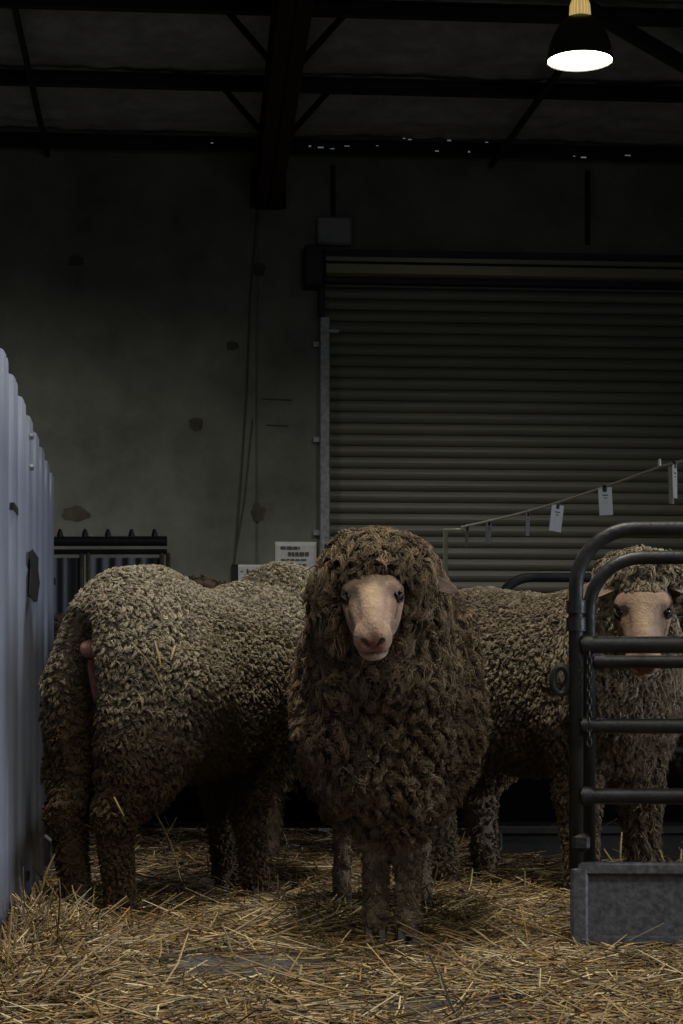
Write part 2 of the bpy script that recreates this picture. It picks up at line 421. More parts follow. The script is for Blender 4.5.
# ================================================================ GATES
m_tube = mat('worn_black_tube', srgb(32,32,32), .45, .3, col2=srgb(52,51,49), nscale=14, bump=.15, bscale=80)
m_trough = mat('mottled_galvanised', srgb(68,69,72), .65, .1, col2=srgb(104,105,108), nscale=70, bump=.15, bscale=90, detail=3)
def make_gate(name, loc, rz, top, rails, sheet_top, length, R=.13, rt=.0165, extras=False, ks=None):
    ks = ks or m_trough
    g = empty(name, loc, rz)
    # hoop frame: post, bend, top tube, bend, post
    pts = [(0,0,sheet_top-.02)]
    pts.append((0,0,top-R))
    for i in range(1, 9): a = math.pi/2*i/8; pts.append((R-R*math.cos(a), 0, top-R+R*math.sin(a)))
    pts.append((length-R,0,top))
    for i in range(1, 9): a = math.pi/2*i/8; pts.append((length-R+R*math.sin(a), 0, top-R+R*math.cos(a)))
    pts.append((length,0,sheet_top-.02))
    MB().tube(pts, rt, 14).build('frame', m_tube, g, sharp=False)
    for z, r in rails:
        mb = MB(); mb.tube([(.01,0,z),(length-.01,0,z)], r, 12)
        mb.tube([(rt*.8,0,z),(rt*2.2,0,z)], r*1.25, 12); mb.build('rail', m_tube, g)
    # bottom sheet with rim and end flanges
    mb = MB(); mb.box(.02, length-.02, -.004, .004, .02, sheet_top-.02); mb.build('kick_sheet', ks, g, smooth=False)
    mb = MB(); mb.box(.0, length, -.018, .018, sheet_top-.028, sheet_top, bev=.005)
    mb.box(.02, length-.02, -.012, .012, .012, .034, bev=.004)
    mb.build('sheet_rim', ks, g)
    for x in (-.012, length-.026):
        mb = MB(); mb.box(x, x+.038, -.02, .02, 0, sheet_top-.01, bev=.006); mb.build('end_flange', ks, g)
    if extras:
        z0 = P(0,615,loc[1]).z
        mb = MB(); mb.tube([(0,0,z0-.036),(0,0,z0-.006)], rt*1.35, 14); mb.tube([(0,0,z0+.004),(0,0,z0+.032)], rt*1.35, 14); mb.build('collar', m_tube, g)
        zc = P(0,680,loc[1]).z
        mb = MB(); ring = [(-.012-.022*(1+.0)-.018*math.cos(a), 0, zc+.03*math.sin(a)) for a in [2*math.pi*i/16 for i in range(16)]]
        mb.tube(ring, .0085, 8, closed=True); mb.build('latch_ring', m_darkst, g)
        mb = MB(); z = P(0,655,loc[1]).z; k = 0
        while z > P(0,745,loc[1]).z:
            cx = .028
            if k % 2: lk = [(cx+.005*math.cos(a), -.018, z+.010*math.sin(a)) for a in [2*math.pi*i/10 for i in range(10)]]
            else: lk = [(cx, -.018+.005*math.cos(a), z+.010*math.sin(a)) for a in [2*math.pi*i/10 for i in range(10)]]
            mb.tube(lk, .002, 6, closed=True); z -= .015; k += 1
        mb.build('chain', m_darkst, g)
        mb = MB(); z1 = P(0,842,loc[1]).z
        mb.box(-.01, .03, -.022, .02, z1-.02, z1+.02, bev=.008); mb.build('bracket', m_tube, g)
    return g
G1Y = 4.26
gx = P(576,0,G1Y).x
g1 = make_gate('pen_gate', (gx, G1Y, 0), -.05, P(0,529,G1Y).z, [(P(0,645,G1Y).z,.019),(P(0,726,G1Y).z,.017),(P(0,796,G1Y).z,.018)], P(0,862,G1Y).z, 1.9, extras=True)
tag(g1, 'nearest black tubular pen gate with grey kick sheet, chain and latch ring, right', 'gate')
G2Y = 4.36
g2 = make_gate('pen_gate', (P(589,0,G2Y).x, G2Y, 0), -.05, P(0,558,G2Y).z, [(P(0,662,G2Y).z,.015)], P(0,868,G2Y).z, 1.85, R=.12, rt=.0155)
tag(g2, 'slightly lower black tubular gate tucked right behind the nearest gate', 'gate')
G3Y = 6.25
g3 = make_gate('pen_gate', (P(494,0,G3Y).x, G3Y, 0), .02, P(0,577,G3Y).z, [(.62,.0135),(.38,.0135)], P(0,826,G3Y).z, 2.4, R=.13, rt=.0165, ks=m_darkst)
tag(g3, 'far black tubular gate whose top bend shows behind the right sheep\'s back', 'gate')

m_dsheet = mat('added_shade_sheet', srgb(16,16,16), .8, spec=.1)
shade_hurdle = empty('pen_hurdle', (-.33, 7.75, 0))  # added hurdle: stands in for dark shade and blocks back-lamp light
MB().box(-.72, 1.95, -.01, .01, .03, .56).build('shade_sheet', m_dsheet, shade_hurdle, smooth=False)
for z in (.03, .57): MB().tube([(-.73,0,z),(1.96,0,z)], .016, 10).build('rail', m_darkst, shade_hurdle)
for x in (-.73, 1.96): MB().tube([(x,0,0),(x,0,.57)], .016, 10).build('post', m_darkst, shade_hurdle)
tag(shade_hurdle, 'low dark solid pen hurdle in the shade behind the sheep\'s legs', 'pen panel')
# ================================================================ TAG LINE
m_post = mat('cream_plastic', srgb(222,217,176), .5)
m_string = mat('pale_twine', srgb(215,210,188), .8)
m_card = mat('laminated_card', srgb(205,205,196), .35, col2=srgb(222,221,212), nscale=30)
def line_pt(t):  # t 0 at post, 1 at hook
    a = P(462,527,9.5); b = P(660,467,7.0); q = a.lerp(b, t); q.z -= .02*math.sin(math.pi*t); return q
po = empty('line_post', (P(445.5,0,9.5).x, 9.5, 0)); hz = P(0,530,9.5).z
MB().box(-.011, .011, -.011, .011, 0, hz, bev=.003).build('pole', m_post, po)
MB().box(-.011, P(463,0,9.5).x-P(445.5,0,9.5).x, -.009, .009, hz-.012, hz+.006, bev=.003).build('arm', m_post, po)
tag(po, 'thin cream plastic post with short arm holding the card line', 'post')
pts = [line_pt(i/20) for i in range(21)]
d = (P(660,467,7.0)-P(462,527,9.5)).normalized()
pts += [pts[-1]+d*.25+Vector((0,0,-.004)), pts[-1]+d*.9]
o = MB().tube(pts, .0055, 6).build('twine_line', m_string); tag(o, 'pale twine line strung across in front of the roller shutter', 'string')
endp = pts[-1]
pe = empty('line_post', (endp.x+.02, endp.y, 0))
MB().box(-.011,.011,-.011,.011,0,endp.z+.02,bev=.003).build('pole', m_post, pe); tag(pe, 'cream line post out past the right edge of the view', 'post')
def card(t, w, h, rz, label, tilt=0., ext=0., photo=False, split=False):
    p = line_pt(t) if ext == 0 else pts[20]+d*ext
    e = empty('hanging_card', (p.x, p.y, p.z-h-.004), rz)
    mb = MB(); R = Matrix.Rotation(tilt, 3, 'Y')
    mb.box(-w/2, w/2, -.0012, .0012, 0, h, R=R, bev=0); mb.build('card', m_card, e, smooth=False)
    if split:
        mb = MB(); R2 = Matrix.Rotation(-.12, 3, 'Y') @ Matrix.Rotation(.5, 3, 'Z'); mb.box(-w/2, w/2, .012, .0145, -.02, h-.01, R=R2); mb.build('back_card', m_card, e, smooth=False)
    mb = MB(); mb.box(-.008,.008,-.006,.006,h-.018,h+.014,R=R,bev=.003); mb.build('peg', m_darkst, e)
    mb = MB()
    mb.box(-w*.2, w*.2, -.0024, -.0014, h*.70, h*.74, R=R); mb.box(-w*.12, w*.14, -.0024, -.0014, h*.60, h*.63, R=R)
    mb.build('print', m_ink, e, smooth=False)
    tag(e, label, 'card', 'cards pegged on the twine line'); return e
card(.03, .035, .10, 1.1, 'leftmost pegged card, edge-on and faint beside the cream post', .1)
card(.17, .045, .10, .9, 'narrow pegged card, second from the cream post', .08)
card(.40, .035, .105, 1.0, 'thin edge-on pegged card in the middle of the line', .06)
card(.545, .060, .115, .45, 'tilted white card, fourth along from the cream post', .14)
card(.785, .055, .11, .12, 'upright white card facing us, nearest to the metal hook', -.06)
card(1, .06, .125, 1.15, 'rightmost pegged card pair, turned edge-on beyond the hook', -.05, ext=.14, split=True)
hk = P(659.5,467,7.0)
o = MB().tube([(hk.x,hk.y,hk.z-.004),(hk.x,hk.y,hk.z+.022),(hk.x+.002,hk.y,hk.z+.03)], [.007,.006,.003], 8).build('line_clip', m_card); tag(o, 'small white upright clip on the twine before the last cards', 'clip')

# ================================================================ LAMP
m_lampout = mat('lamp_aluminium_dark', srgb(70,68,58), .4, .5)
m_lampin = mat('lamp_reflector', srgb(230,230,215), .3, .3, emis=(1,.97,.82,1), estr=1.2)
m_bulb = mat('glowing_diffuser', (1,1,1,1), .5, emis=(1,.98,.86,1), estr=14)
m_fins = mat('brass_fins_glow', srgb(190,165,95), .35, .6, emis=(1,.75,.3,1), estr=.35)  # emission stands in for lamp light leaking onto the fins
LY = 11.9; lc = P(580,60,LY); rl = 33*LY/F
lamp = empty('high_bay_lamp', lc); tag(lamp, 'lit high-bay dome lamp hanging from the dark roof', 'lamp')
prof = [(rl,0),(rl*.99,.02),(rl*.93,.09),(rl*.80,.16),(rl*.62,.22),(rl*.40,.262),(rl*.24,.275)]
mb = MB().lathe(prof, 40); mb.lathe([(rl*.985,.004),(rl*1.03,.0),(rl*1.03,-.008),(rl*.985,-.008),(rl*.985,.004)], 40); mb.build('dome', m_lampout, lamp)
mb = MB().lathe([(rl*.975,.0),(rl*.90,.085),(rl*.77,.15),(rl*.6,.205),(rl*.38,.25),(.001,.255)], 40); mb.build('reflector', m_lampin, lamp)
mb = MB().lathe([(.001,.012),(rl*.5,.012),(rl*.93,.018),(rl*.93,.03),(.001,.03)], 40); mb.build('diffuser', m_bulb, lamp)
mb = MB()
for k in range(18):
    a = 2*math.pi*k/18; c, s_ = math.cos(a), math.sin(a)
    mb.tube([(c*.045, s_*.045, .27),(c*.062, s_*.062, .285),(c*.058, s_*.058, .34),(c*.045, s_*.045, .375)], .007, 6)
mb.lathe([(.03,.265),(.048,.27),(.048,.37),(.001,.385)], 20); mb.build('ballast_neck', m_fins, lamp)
zro = roof_z(WY-LY)
MB().tube([(0,0,.36),(0,0,zro-lc.z-.05)], .01, 8).build('hanging_rod', m_darkst, lamp)

# ================================================================ SHEEP
def snets(V, xs, ys, zs):
    nx, ny, nz = V.shape
    S = V < 0
    cnt = np.zeros((nx-1, ny-1, nz-1), np.float32)
    sx = np.zeros_like(cnt); sy = np.zeros_like(cnt); sz = np.zeros_like(cnt)
    X = [np.asarray(a, np.float32) for a in (xs, ys, zs)]
    Q = []
    for ax in range(3):
        sl0 = [slice(None)]*3; sl1 = [slice(None)]*3; sl0[ax] = slice(0, -1); sl1[ax] = slice(1, None)
        V0, V1 = V[tuple(sl0)], V[tuple(sl1)]
        m = S[tuple(sl0)] != S[tuple(sl1)]
        idx = np.argwhere(m)
        i, j, k = idx.T
        v0 = V0[i, j, k]; v1 = V1[i, j, k]; t = v0/(v0-v1)
        pos = [X[0][i].copy(), X[1][j].copy(), X[2][k].copy()]
        a = (i, j, k)[ax]
        pos[ax] = X[ax][a] + t*(X[ax][a+1]-X[ax][a])
        o1, o2 = [q for q in range(3) if q != ax]
        for d1 in (0, 1):
            for d2 in (0, 1):
                c = [i.copy(), j.copy(), k.copy()]; c[o1] -= d1; c[o2] -= d2
                ok = (c[0] >= 0)&(c[1] >= 0)&(c[2] >= 0)&(c[0] < nx-1)&(c[1] < ny-1)&(c[2] < nz-1)
                ci = tuple(q[ok] for q in c)
                np.add.at(cnt, ci, 1); np.add.at(sx, ci, pos[0][ok]); np.add.at(sy, ci, pos[1][ok]); np.add.at(sz, ci, pos[2][ok])
        Q.append((idx, v0 < 0, ax))
    act = cnt > 0
    ids = -np.ones(cnt.shape, np.int64); n = int(act.sum()); ids[act] = np.arange(n)
    verts = np.stack([sx[act]/cnt[act], sy[act]/cnt[act], sz[act]/cnt[act]], 1)
    faces = []
    for idx, ins, ax in Q:
        b, c = (ax+1) % 3, (ax+2) % 3
        ok = (idx[:, b] > 0)&(idx[:, c] > 0)&(idx[:, b] < V.shape[b]-1)&(idx[:, c] < V.shape[c]-1)
        idx = idx[ok]; ins = ins[ok]
        q = []
        for db, dc in ((1,1),(0,1),(0,0),(1,0)):
            e = idx.copy(); e[:, b] -= db; e[:, c] -= dc; q.append(ids[e[:,0], e[:,1], e[:,2]])
        q = np.stack(q, 1); q[~ins] = q[~ins][:, ::-1]
        faces.append(q)
    return verts, np.concatenate(faces)

def vnormals(v, f):
    a = v[f[:,2]]-v[f[:,0]]; b = v[f[:,3]]-v[f[:,1]]; n = np.cross(a, b)
    N = np.zeros_like(v)
    for k in range(4): np.add.at(N, f[:,k], n)
    return N/np.maximum(np.linalg.norm(N, axis=1, keepdims=True), 1e-12)

def d_ell(x, y, z, c, r):
    dx, dy, dz = x-c[0], y-c[1], z-c[2]
    k0 = np.sqrt((dx/r[0])**2+(dy/r[1])**2+(dz/r[2])**2)
    k1 = np.sqrt((dx/r[0]**2)**2+(dy/r[1]**2)**2+(dz/r[2]**2)**2)+1e-9
    return k0*(k0-1)/k1
def d_cap(x, y, z, a, b, ra, rb):
    a = np.array(a, float); b = np.array(b, float); ab = b-a; L2 = float(ab@ab)
    t = np.clip(((x-a[0])*ab[0]+(y-a[1])*ab[1]+(z-a[2])*ab[2])/L2, 0, 1)
    return np.sqrt((x-a[0]-t*ab[0])**2+(y-a[1]-t*ab[1])**2+(z-a[2]-t*ab[2])**2)-(ra+(rb-ra)*t)
def smin(a, b, k):
    h = np.maximum(k-np.abs(a-b), 0)/k
    return np.minimum(a, b)-h*h*k*.25
def smax(a, b, k): return -smin(-a, -b, k)
def prim(x, y, z, p):
    return d_ell(x, y, z, p[1], p[2]) if p[0] == 'e' else d_cap(x, y, z, *p[1:5])

# ---- head in its own frame: a forward (poll -> nose), c sideways, b up
def d_face(a, c, b):
    ac = np.abs(c)
    d = d_ell(a, c, b, (.025,0,-.038), (.088,.066,.064))
    d = smin(d, d_ell(a, ac, b, (.072,.040,-.012), (.032,.024,.022)), .03)           # brow / orbit
    d = smin(d, d_cap(a, c, b, (.06,0,-.030), (.185,0,-.026), .050, .034), .03)       # bridge
    d = smin(d, d_ell(a, c, b, (.13,0,-.004), (.060,.021,.019)), .016)
    d = smax(d, -d_cap(a, ac, b, (.095,.047,.004), (.175,.042,-.004), .010, .008), .025)    # hollow beside the bridge                 # roman nose
    d = smin(d, d_ell(a, ac, b, (.085,.030,-.062), (.055,.024,.034)), .03)            # cheeks
    d = smin(d, d_cap(a, c, b, (.06,0,-.082), (.175,0,-.074), .034, .023), .03)       # jaw
    d = smin(d, d_ell(a, ac, b, (.197,.016,-.038), (.030,.024,.027)), .018)           # muzzle pads
    d = smin(d, d_ell(a, c, b, (.186,0,-.074), (.032,.031,.018)), .012)               # lower lip
    d = smin(d, d_ell(a, ac, b, (.205,.016,-.022), (.020,.014,.013)), .010)           # nostril wings
    d = smax(d, -d_cap(a, ac, b, (.231,.005,-.041), (.222,.018,-.024), .0030, .0062), .004)   # nostril slits
    d = smax(d, -d_cap(a, c, b, (.232,0,-.060), (.226,0,-.038), .0016, .0026), .004)   # philtrum
    mo = np.abs(b+.062+.25*ac-.18*(.215-a)*(a < .215))-.0022                                           # mouth line
    d = smax(d, -np.maximum(mo, np.maximum(.172-a, d+0-.006*0-.0)*0+ (-(d+.012))), .004)
    d = smax(d, -d_ell(a, ac, b, (.082,.067,-.014), (.020,.015,.016)), .010)          # eye socket
    d = smax(d, -d_cap(a, ac, b, (.098,.051,-.022), (.125,.043,-.040), .0035, .002), .008)  # tear fold
    return d

def make_sheep(name, base, heading, S):
    """S: dict of shape parameters; local frame X forward, Y left, Z up"""
    e = empty(name, base, heading)
    H = np.array(S['head']); fz = S['pitch']; yaw = S.get('yaw', 0.); roll = S.get('roll', 0.)
    R = (Matrix.Rotation(yaw, 3, 'Z') @ Matrix.Rotation(fz, 3, 'Y') @ Matrix.Rotation(roll, 3, 'X'))
    f = np.array(R @ Vector((1,0,0))); lft = np.array(R @ Vector((0,1,0))); u = np.array(R @ Vector((0,0,1)))
    hs = S.get('hscale', 1.)
    # grid
    def axis(lo, hi, flo, fhi, coarse, fine):
        a = []; x = lo
        while x < hi:
            a.append(x)
            dd = max(flo-x, x-fhi, 0)
            x += min(coarse, fine+dd*.12)
        a.append(x); return np.array(a, np.float32)
    fine, coarse = S.get('fine', .004), S.get('coarse', .011)
    hc = H+f*.10*hs
    ex = (np.abs(f)*.13+np.abs(lft)*.075+np.abs(u)*.085)*hs
    lo, hi = S.get('lo', (-.75,-.38,-.02)), S.get('hi', (.95,.38,1.12))
    ax = [axis(lo[i], hi[i], hc[i]-ex[i], hc[i]+ex[i], coarse, fine) for i in range(3)]
    X, Y, Z = ax[0][:,None,None], ax[1][None,:,None], ax[2][None,None,:]
    shp = (len(ax[0]), len(ax[1]), len(ax[2]))
    D = np.full(shp, 1., np.float32)
    def head_xyz(x, y, z):
        dx, dy, dz = x-H[0], y-H[1], z-H[2]
        return ((dx*f[0]+dy*f[1]+dz*f[2])/hs, (dx*lft[0]+dy*lft[1]+dz*lft[2])/hs, (dx*u[0]+dy*u[1]+dz*u[2])/hs)
    def wool_sdf(x, y, z, full):
        D = full
        for p, k in S['prims']:
            c0 = np.array(p[1]); r0 = np.array(p[2]) if p[0] == 'e' else None
            if p[0] == 'e': l_, h_ = c0-r0, c0+r0
            else:
                rm = max(p[3], p[4]); l_ = np.minimum(c0, np.array(p[2]))-rm; h_ = np.maximum(c0, np.array(p[2]))+rm
            if x.ndim == 3:
                sl = tuple(slice(max(0, int(np.searchsorted(ax[i], l_[i]-.14))), int(np.searchsorted(ax[i], h_[i]+.14))) for i in range(3))
                d = prim(x[sl[0]], y[:, sl[1]], z[:, :, sl[2]], p)
                D[sl] = smin(D[sl], d.astype(np.float32), k)
            else: D = smin(D, prim(x, y, z, p), k)
        # wool cap / ruff around the head, in head frame
        if x.ndim == 3:
            l_, h_ = H-.34, H+.34
            sl = tuple(slice(max(0, int(np.searchsorted(ax[i], l_[i]))), int(np.searchsorted(ax[i], h_[i]))) for i in range(3))
            a, c, b = head_xyz(x[sl[0]], y[:, sl[1]], z[:, :, sl[2]])
            sub = D[sl]
            for q, k in S['ruff']: sub = smin(sub, prim(a, c, b, q)*hs, k)
            D[sl] = sub
        else:
            a, c, b = head_xyz(x, y, z)
            for q, k in S['ruff']: D = smin(D, prim(a, c, b, q)*hs, k)
        return D
    D = wool_sdf(X, Y, Z, D)
    for q in S.get('cut', []): D = smax(D, -prim(X, Y, Z, q).astype(np.float32), .035)
    l_, h_ = H-.32, H+.32
    sl = tuple(slice(max(0, int(np.searchsorted(ax[i], l_[i]))), int(np.searchsorted(ax[i], h_[i]))) for i in range(3))
    a, c, b = head_xyz(X[sl[0]], Y[:, sl[1]], Z[:, :, sl[2]])
    D[sl] = smin(D[sl], (d_face(a, c, b)*hs).astype(np.float32), .006)
    v, fc = snets(D, *ax)
    v = v.astype(np.float64)
    dw = wool_sdf(v[:,0], v[:,1], v[:,2], np.full(len(v), 1.))
    ha, hcx, hb = head_xyz(v[:,0], v[:,1], v[:,2])
    near_h = (ha > -.15)&(ha < .27)&(np.abs(hcx) < .11)&(np.abs(hb+.03) < .12)
    df = np.where(near_h, d_face(ha, hcx, hb)*hs, 1.)
    skin = df < dw-.003
    N = vnormals(v, fc)
    # fleece lumps
    seed = S.get('seed', 0)
    disp = np.zeros(len(v)); wr_ = S.get('wrinkle', 0.)
    lo_amp = S.get('lump', .010)
    for i in np.nonzero(~skin)[0]:
        p = Vector(v[i]); q = p*9+Vector((seed, 0, 0))
        s_ = noise.noise(q)*lo_amp + noise.noise(p*24+Vector((0, seed, 0)))*lo_amp*.5
        leg = 1. if p.z < .26 else max(0., 1-(p.z-.26)*12)
        s_ *= (1-.65*leg)
        if wr_ and p.z > .18:
            ww = math.exp(-((p.z-.40)/.16)**2) * (1. if p.x < -.2 else .25)
            s_ += wr_*ww*(abs(noise.noise(Vector((p.x*6, p.y*6, p.z*42+seed+3*noise.noise(p*7)))))*2.2-.5)
        if S.get('folds') and p.x > .2 and .30 < p.z < .78:
            s_ += S['folds']*(abs(noise.noise(Vector((p.y*7+seed, p.x*4, p.z*13+2*noise.noise(p*6)))))*2-.45)
        disp[i] = s_
    v = v+N*disp[:,None]
    N = vnormals(v, fc)
    # colours
    wc = np.array(S['wool'][:3]); dk = np.array(S.get('woolshade', S['wool'])[:3])
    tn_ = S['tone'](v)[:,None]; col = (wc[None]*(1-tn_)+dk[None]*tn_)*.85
    sk = np.array(srgb(166,138,116)[:3]); pink = np.array(srgb(146,92,84)[:3]); pale = np.array(srgb(206,186,166)[:3])
    fi = np.nonzero(skin)[0]
    sa, scx, sb = ha[fi], hcx[fi], hb[fi]
    nz_ = np.clip((sa-.175)/.03, 0, 1)*np.clip(1-(np.abs(sb+.030)/.03), 0, 1)*np.clip(1.35-np.abs(scx)/.022, 0, 1)
    lip = np.clip((-.05-sb)/.03, 0, 1)*np.clip((sa-.11)/.05, 0, 1)
    ridge = np.clip(1-np.abs(scx)/.03, 0, 1)*np.clip(1-np.abs(sa-.11)/.09, 0, 1)
    cc = sk[None]*(1-nz_[:,None]) + pink[None]*nz_[:,None]
    cc = cc*(1-.45*lip[:,None])+pale[None]*.45*lip[:,None]
    cc = cc*(1-.6*ridge[:,None])+np.array(srgb(204,178,140)[:3])[None]*.6*ridge[:,None]  # top-light highlight along the nose bridge mixed into the skin colour
    # nostril pigment, plus nostril and mouth recess shade painted into the skin colour
    no = np.exp(-(((sa-.222)/.014)**2+((np.abs(scx)-.012-.8*(sb+.032))/.0055)**2+((sb+.031)/.011)**2))
    cc *= (1-.75*no[:,None])
    ml = np.exp(-((sb+.062+.25*np.abs(scx))/.004)**2)*np.clip((sa-.165)/.02, 0, 1)
    cc *= (1-.55*ml[:,None])
    fold = np.exp(-(((sa-.115)/.030)**2+((np.abs(scx)-.046)/.008)**2))
    cc *= (1-.35*fold[:,None])  # crease shade of the tear folds painted into the skin colour
    er = np.exp(-(((sa-.080)/.020)**2+((np.abs(scx)-.058)/.022)**2+((sb+.012)/.014)**2))
    cc *= (1-.55*er[:,None])  # shadow of the eye recess painted into the skin colour
    cc *= (1+.12*np.array([noise.noise(Vector((float(x_)*60, float(y_)*60, float(z_)*60))) for x_, y_, z_ in zip(sa, scx, sb)])[:,None])
    col[fi] = cc
    body = link_mesh('body', v, fc, m_body, e, col=col)
    # ---- fleece locks
    fsk = skin[fc].sum(1) > 0
    tri = fc[~fsk]
    pa, pb, pc_, pd = v[tri[:,0]], v[tri[:,1]], v[tri[:,2]], v[tri[:,3]]
    area = .5*np.linalg.norm(np.cross(pc_-pa, pd-pb), axis=1)
    cen = (pa+pb+pc_+pd)/4
    wgt = area*S['density'](cen)
    wgt /= wgt.sum()
    n = S['locks']
    pick = rng.choice(len(tri), n, p=wgt)
    uu, vv_ = rng.random((2, n, 1))
    q = tri[pick]
    root = (v[q[:,0]]*(1-uu)+v[q[:,1]]*uu)*(1-vv_)+(v[q[:,3]]*(1-uu)+v[q[:,2]]*uu)*vv_
    nor = (N[q[:,0]]+N[q[:,1]]+N[q[:,2]]+N[q[:,3]]); nor /= np.linalg.norm(nor, axis=1, keepdims=True)
    # smoother normals for direction
    L, Wd, droop, curl, clp = S['lockfn'](root)
    rh = head_xyz(root[:,0], root[:,1], root[:,2]); dfc = np.where((np.abs(rh[0]) < .3)&(np.abs(rh[1]) < .2)&(np.abs(rh[2]) < .2), d_face(*rh)*hs, 1.)
    L = L*np.clip(.25+(dfc)/.03, .25, 1)
    nc = S['clumps']
    ci = rng.choice(n, nc, replace=False)
    kd = kdtree.KDTree(nc)
    for i, k in enumerate(ci): kd.insert(Vector(root[k]), i)
    kd.balance()
    near = np.array([kd.find(Vector(p))[1] for p in root])
    cr = root[ci][near]; cn = nor[ci][near]
    L = L*(.75+.5*rng.random(n)); Lc = L[ci][near]
    Lc = .5*(Lc+L)
    K = 6
    jit = rng.normal(0, .22, (n, 3)); dirv = nor+jit; dirv /= np.linalg.norm(dirv, axis=1, keepdims=True)
    cj = rng.normal(0, .35, (nc, 3))[near]; cdir = cn+cj; cdir /= np.linalg.norm(cdir, axis=1, keepdims=True)
    ref = rng.normal(size=(nc, 3))[near]+rng.normal(0, .25, (n, 3)); t1 = np.cross(cdir, ref); t1 /= np.linalg.norm(t1, axis=1, keepdims=True)+1e-9; t2 = np.cross(cdir, t1)
    cph = (rng.random(nc)*6.28)[near]; ph = cph+rng.normal(0, .45, n)
    om = S.get('omega', 7.)*((.75+.5*rng.random(nc))[near])*(.94+.12*rng.random(n))
    tt = np.linspace(0, 1, K)
    G = np.array([0,0,-1.])
    out = np.empty((n, K, 3))
    for k, t in enumerate(tt):
        dr = (droop*t**1.6)[:,None]
        p = root + dirv*(L*t)[:,None]*(1-.35*dr) + G*(L[:,None]*dr)
        c2 = cr + cdir*(Lc*t)[:,None]*(1-.35*dr) + G*(Lc[:,None]*dr)
        w = (clp*t**.9)[:,None]
        p = p*(1-w)+c2*w
        am = (curl*L*.22*min(1, t*2))[:,None]
        p = p + am*((np.sin(om*t+ph)-np.sin(ph))[:,None]*t1+(np.cos(om*t+ph)-np.cos(ph))[:,None]*t2)
        out[:, k] = p
    tan = np.gradient(out, axis=1); tan /= np.linalg.norm(tan, axis=2, keepdims=True)+1e-9
    r1 = np.cross(tan, ref[:,None,:]); r1 /= np.linalg.norm(r1, axis=2, keepdims=True)+1e-9; r2 = np.cross(tan, r1)
    rad = Wd[:,None]*np.array([1, 1, .92, .78, .55, .16])[None]
    V3 = np.empty((n, K, 3, 3))
    for s_ in range(3):
        a_ = 2*math.pi*s_/3
        V3[:, :, s_] = out + rad[:,:,None]*(math.cos(a_)*r1+math.sin(a_)*r2)
    base_i = (np.arange(n)*K*3)[:,None,None]
    kk = np.arange(K-1)[None,:,None]; ss = np.arange(3)[None,None,:]
    i0 = base_i+kk*3+ss; i1 = base_i+kk*3+(ss+1) % 3; i2 = i1+3; i3 = i0+3
    Fq = np.stack([i0, i1, i2, i3], -1).reshape(-1, 4)
    ccl = (.75+.5*rng.random((nc, 1)))[near]*(.8+.4*rng.random((n, 1)))
    tone = S['tone'](root)[:,None]
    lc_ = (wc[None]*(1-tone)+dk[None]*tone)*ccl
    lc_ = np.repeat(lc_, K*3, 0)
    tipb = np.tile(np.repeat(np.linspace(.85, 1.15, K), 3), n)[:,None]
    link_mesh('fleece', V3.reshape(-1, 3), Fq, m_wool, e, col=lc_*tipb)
    # ---- eyes
    for sg in (-1, 1):
        eh = S.get('eye', (.079, .0520, -.013))
        mb = MB(); rr = .0130*hs
        ctr = H+(f*eh[0]+lft*sg*eh[1]+u*eh[2])*hs
        for i in range(9):
            for j in range(14):
                th = math.pi*i/8; a_ = 2*math.pi*j/14
                mb.v.append(Vector(ctr)+Vector((math.sin(th)*math.cos(a_), math.sin(th)*math.sin(a_), math.cos(th)))*rr)
        for i in range(8):
            for j in range(14): mb.f.append((i*14+j, (i+1)*14+j, (i+1)*14+(j+1) % 14, i*14+(j+1) % 14))
        mb.build('eye', m_eye, e, sharp=False)
        # eyelids: two arcs hugging the ball
        ed = (lft*sg*.93+f*.40); ed /= np.linalg.norm(ed); ev = u-ed*(u@ed); ev /= np.linalg.norm(ev); ew = np.cross(ed, ev)
        mb = MB()
        for up in (1, -1):
            pts_ = []
            for i in range(9):
                a_ = math.pi*i/8; yy_ = math.cos(a_)*.0130*hs; zz_ = up*math.sin(a_)*.0075*hs
                dd = math.sqrt(max((.0152*hs)**2-yy_**2-zz_**2, 0))
                pts_.append(Vector(ctr+ed*dd+ew*yy_+ev*zz_))
            mb.tube(pts_, [.0012*hs]+[.0026*hs]*7+[.0012*hs], 7)
        mb.build('eyelid', m_lid, e, sharp=False)
    # ---- ears
    for (sg, a0, c0, b0, dv, ln, wd, cup) in S['ears']:
        A = H+(f*a0+lft*sg*c0+u*b0)*hs
        dv = np.array(dv, float); dv /= np.linalg.norm(dv)            # direction in local sheep frame
        upv = np.array(S.get('earup', (0,0,1.))); side = np.cross(dv, upv); side /= np.linalg.norm(side); upv = np.cross(side, dv)
        mb = MB(); nu_, nv2 = 14, 8
        for lay in (0, 1):
            for i in range(nu_+1):
                t = i/nu_; w = wd*.5*(math.sqrt(max(0, 1-((t-.55)/.45)**2)) if t > .55 else .55+.45*math.sin(math.pi/2*t/.55))+.001
                for j in range(nv2+1):
                    s_ = -1+2*j/nv2
                    ang = s_*cup
                    p = A+dv*ln*t+side*w*math.sin(ang)/max(math.sin(cup), .3)-upv*(w*(1-math.cos(ang))*-1.0)+np.array([0,0,-1.])*(.018*t*t)
                    p = p + upv*(.0045*(1-lay)*(1-abs(s_)**3))
                    mb.v.append(Vector(p))
        wN = nv2+1; off = (nu_+1)*wN
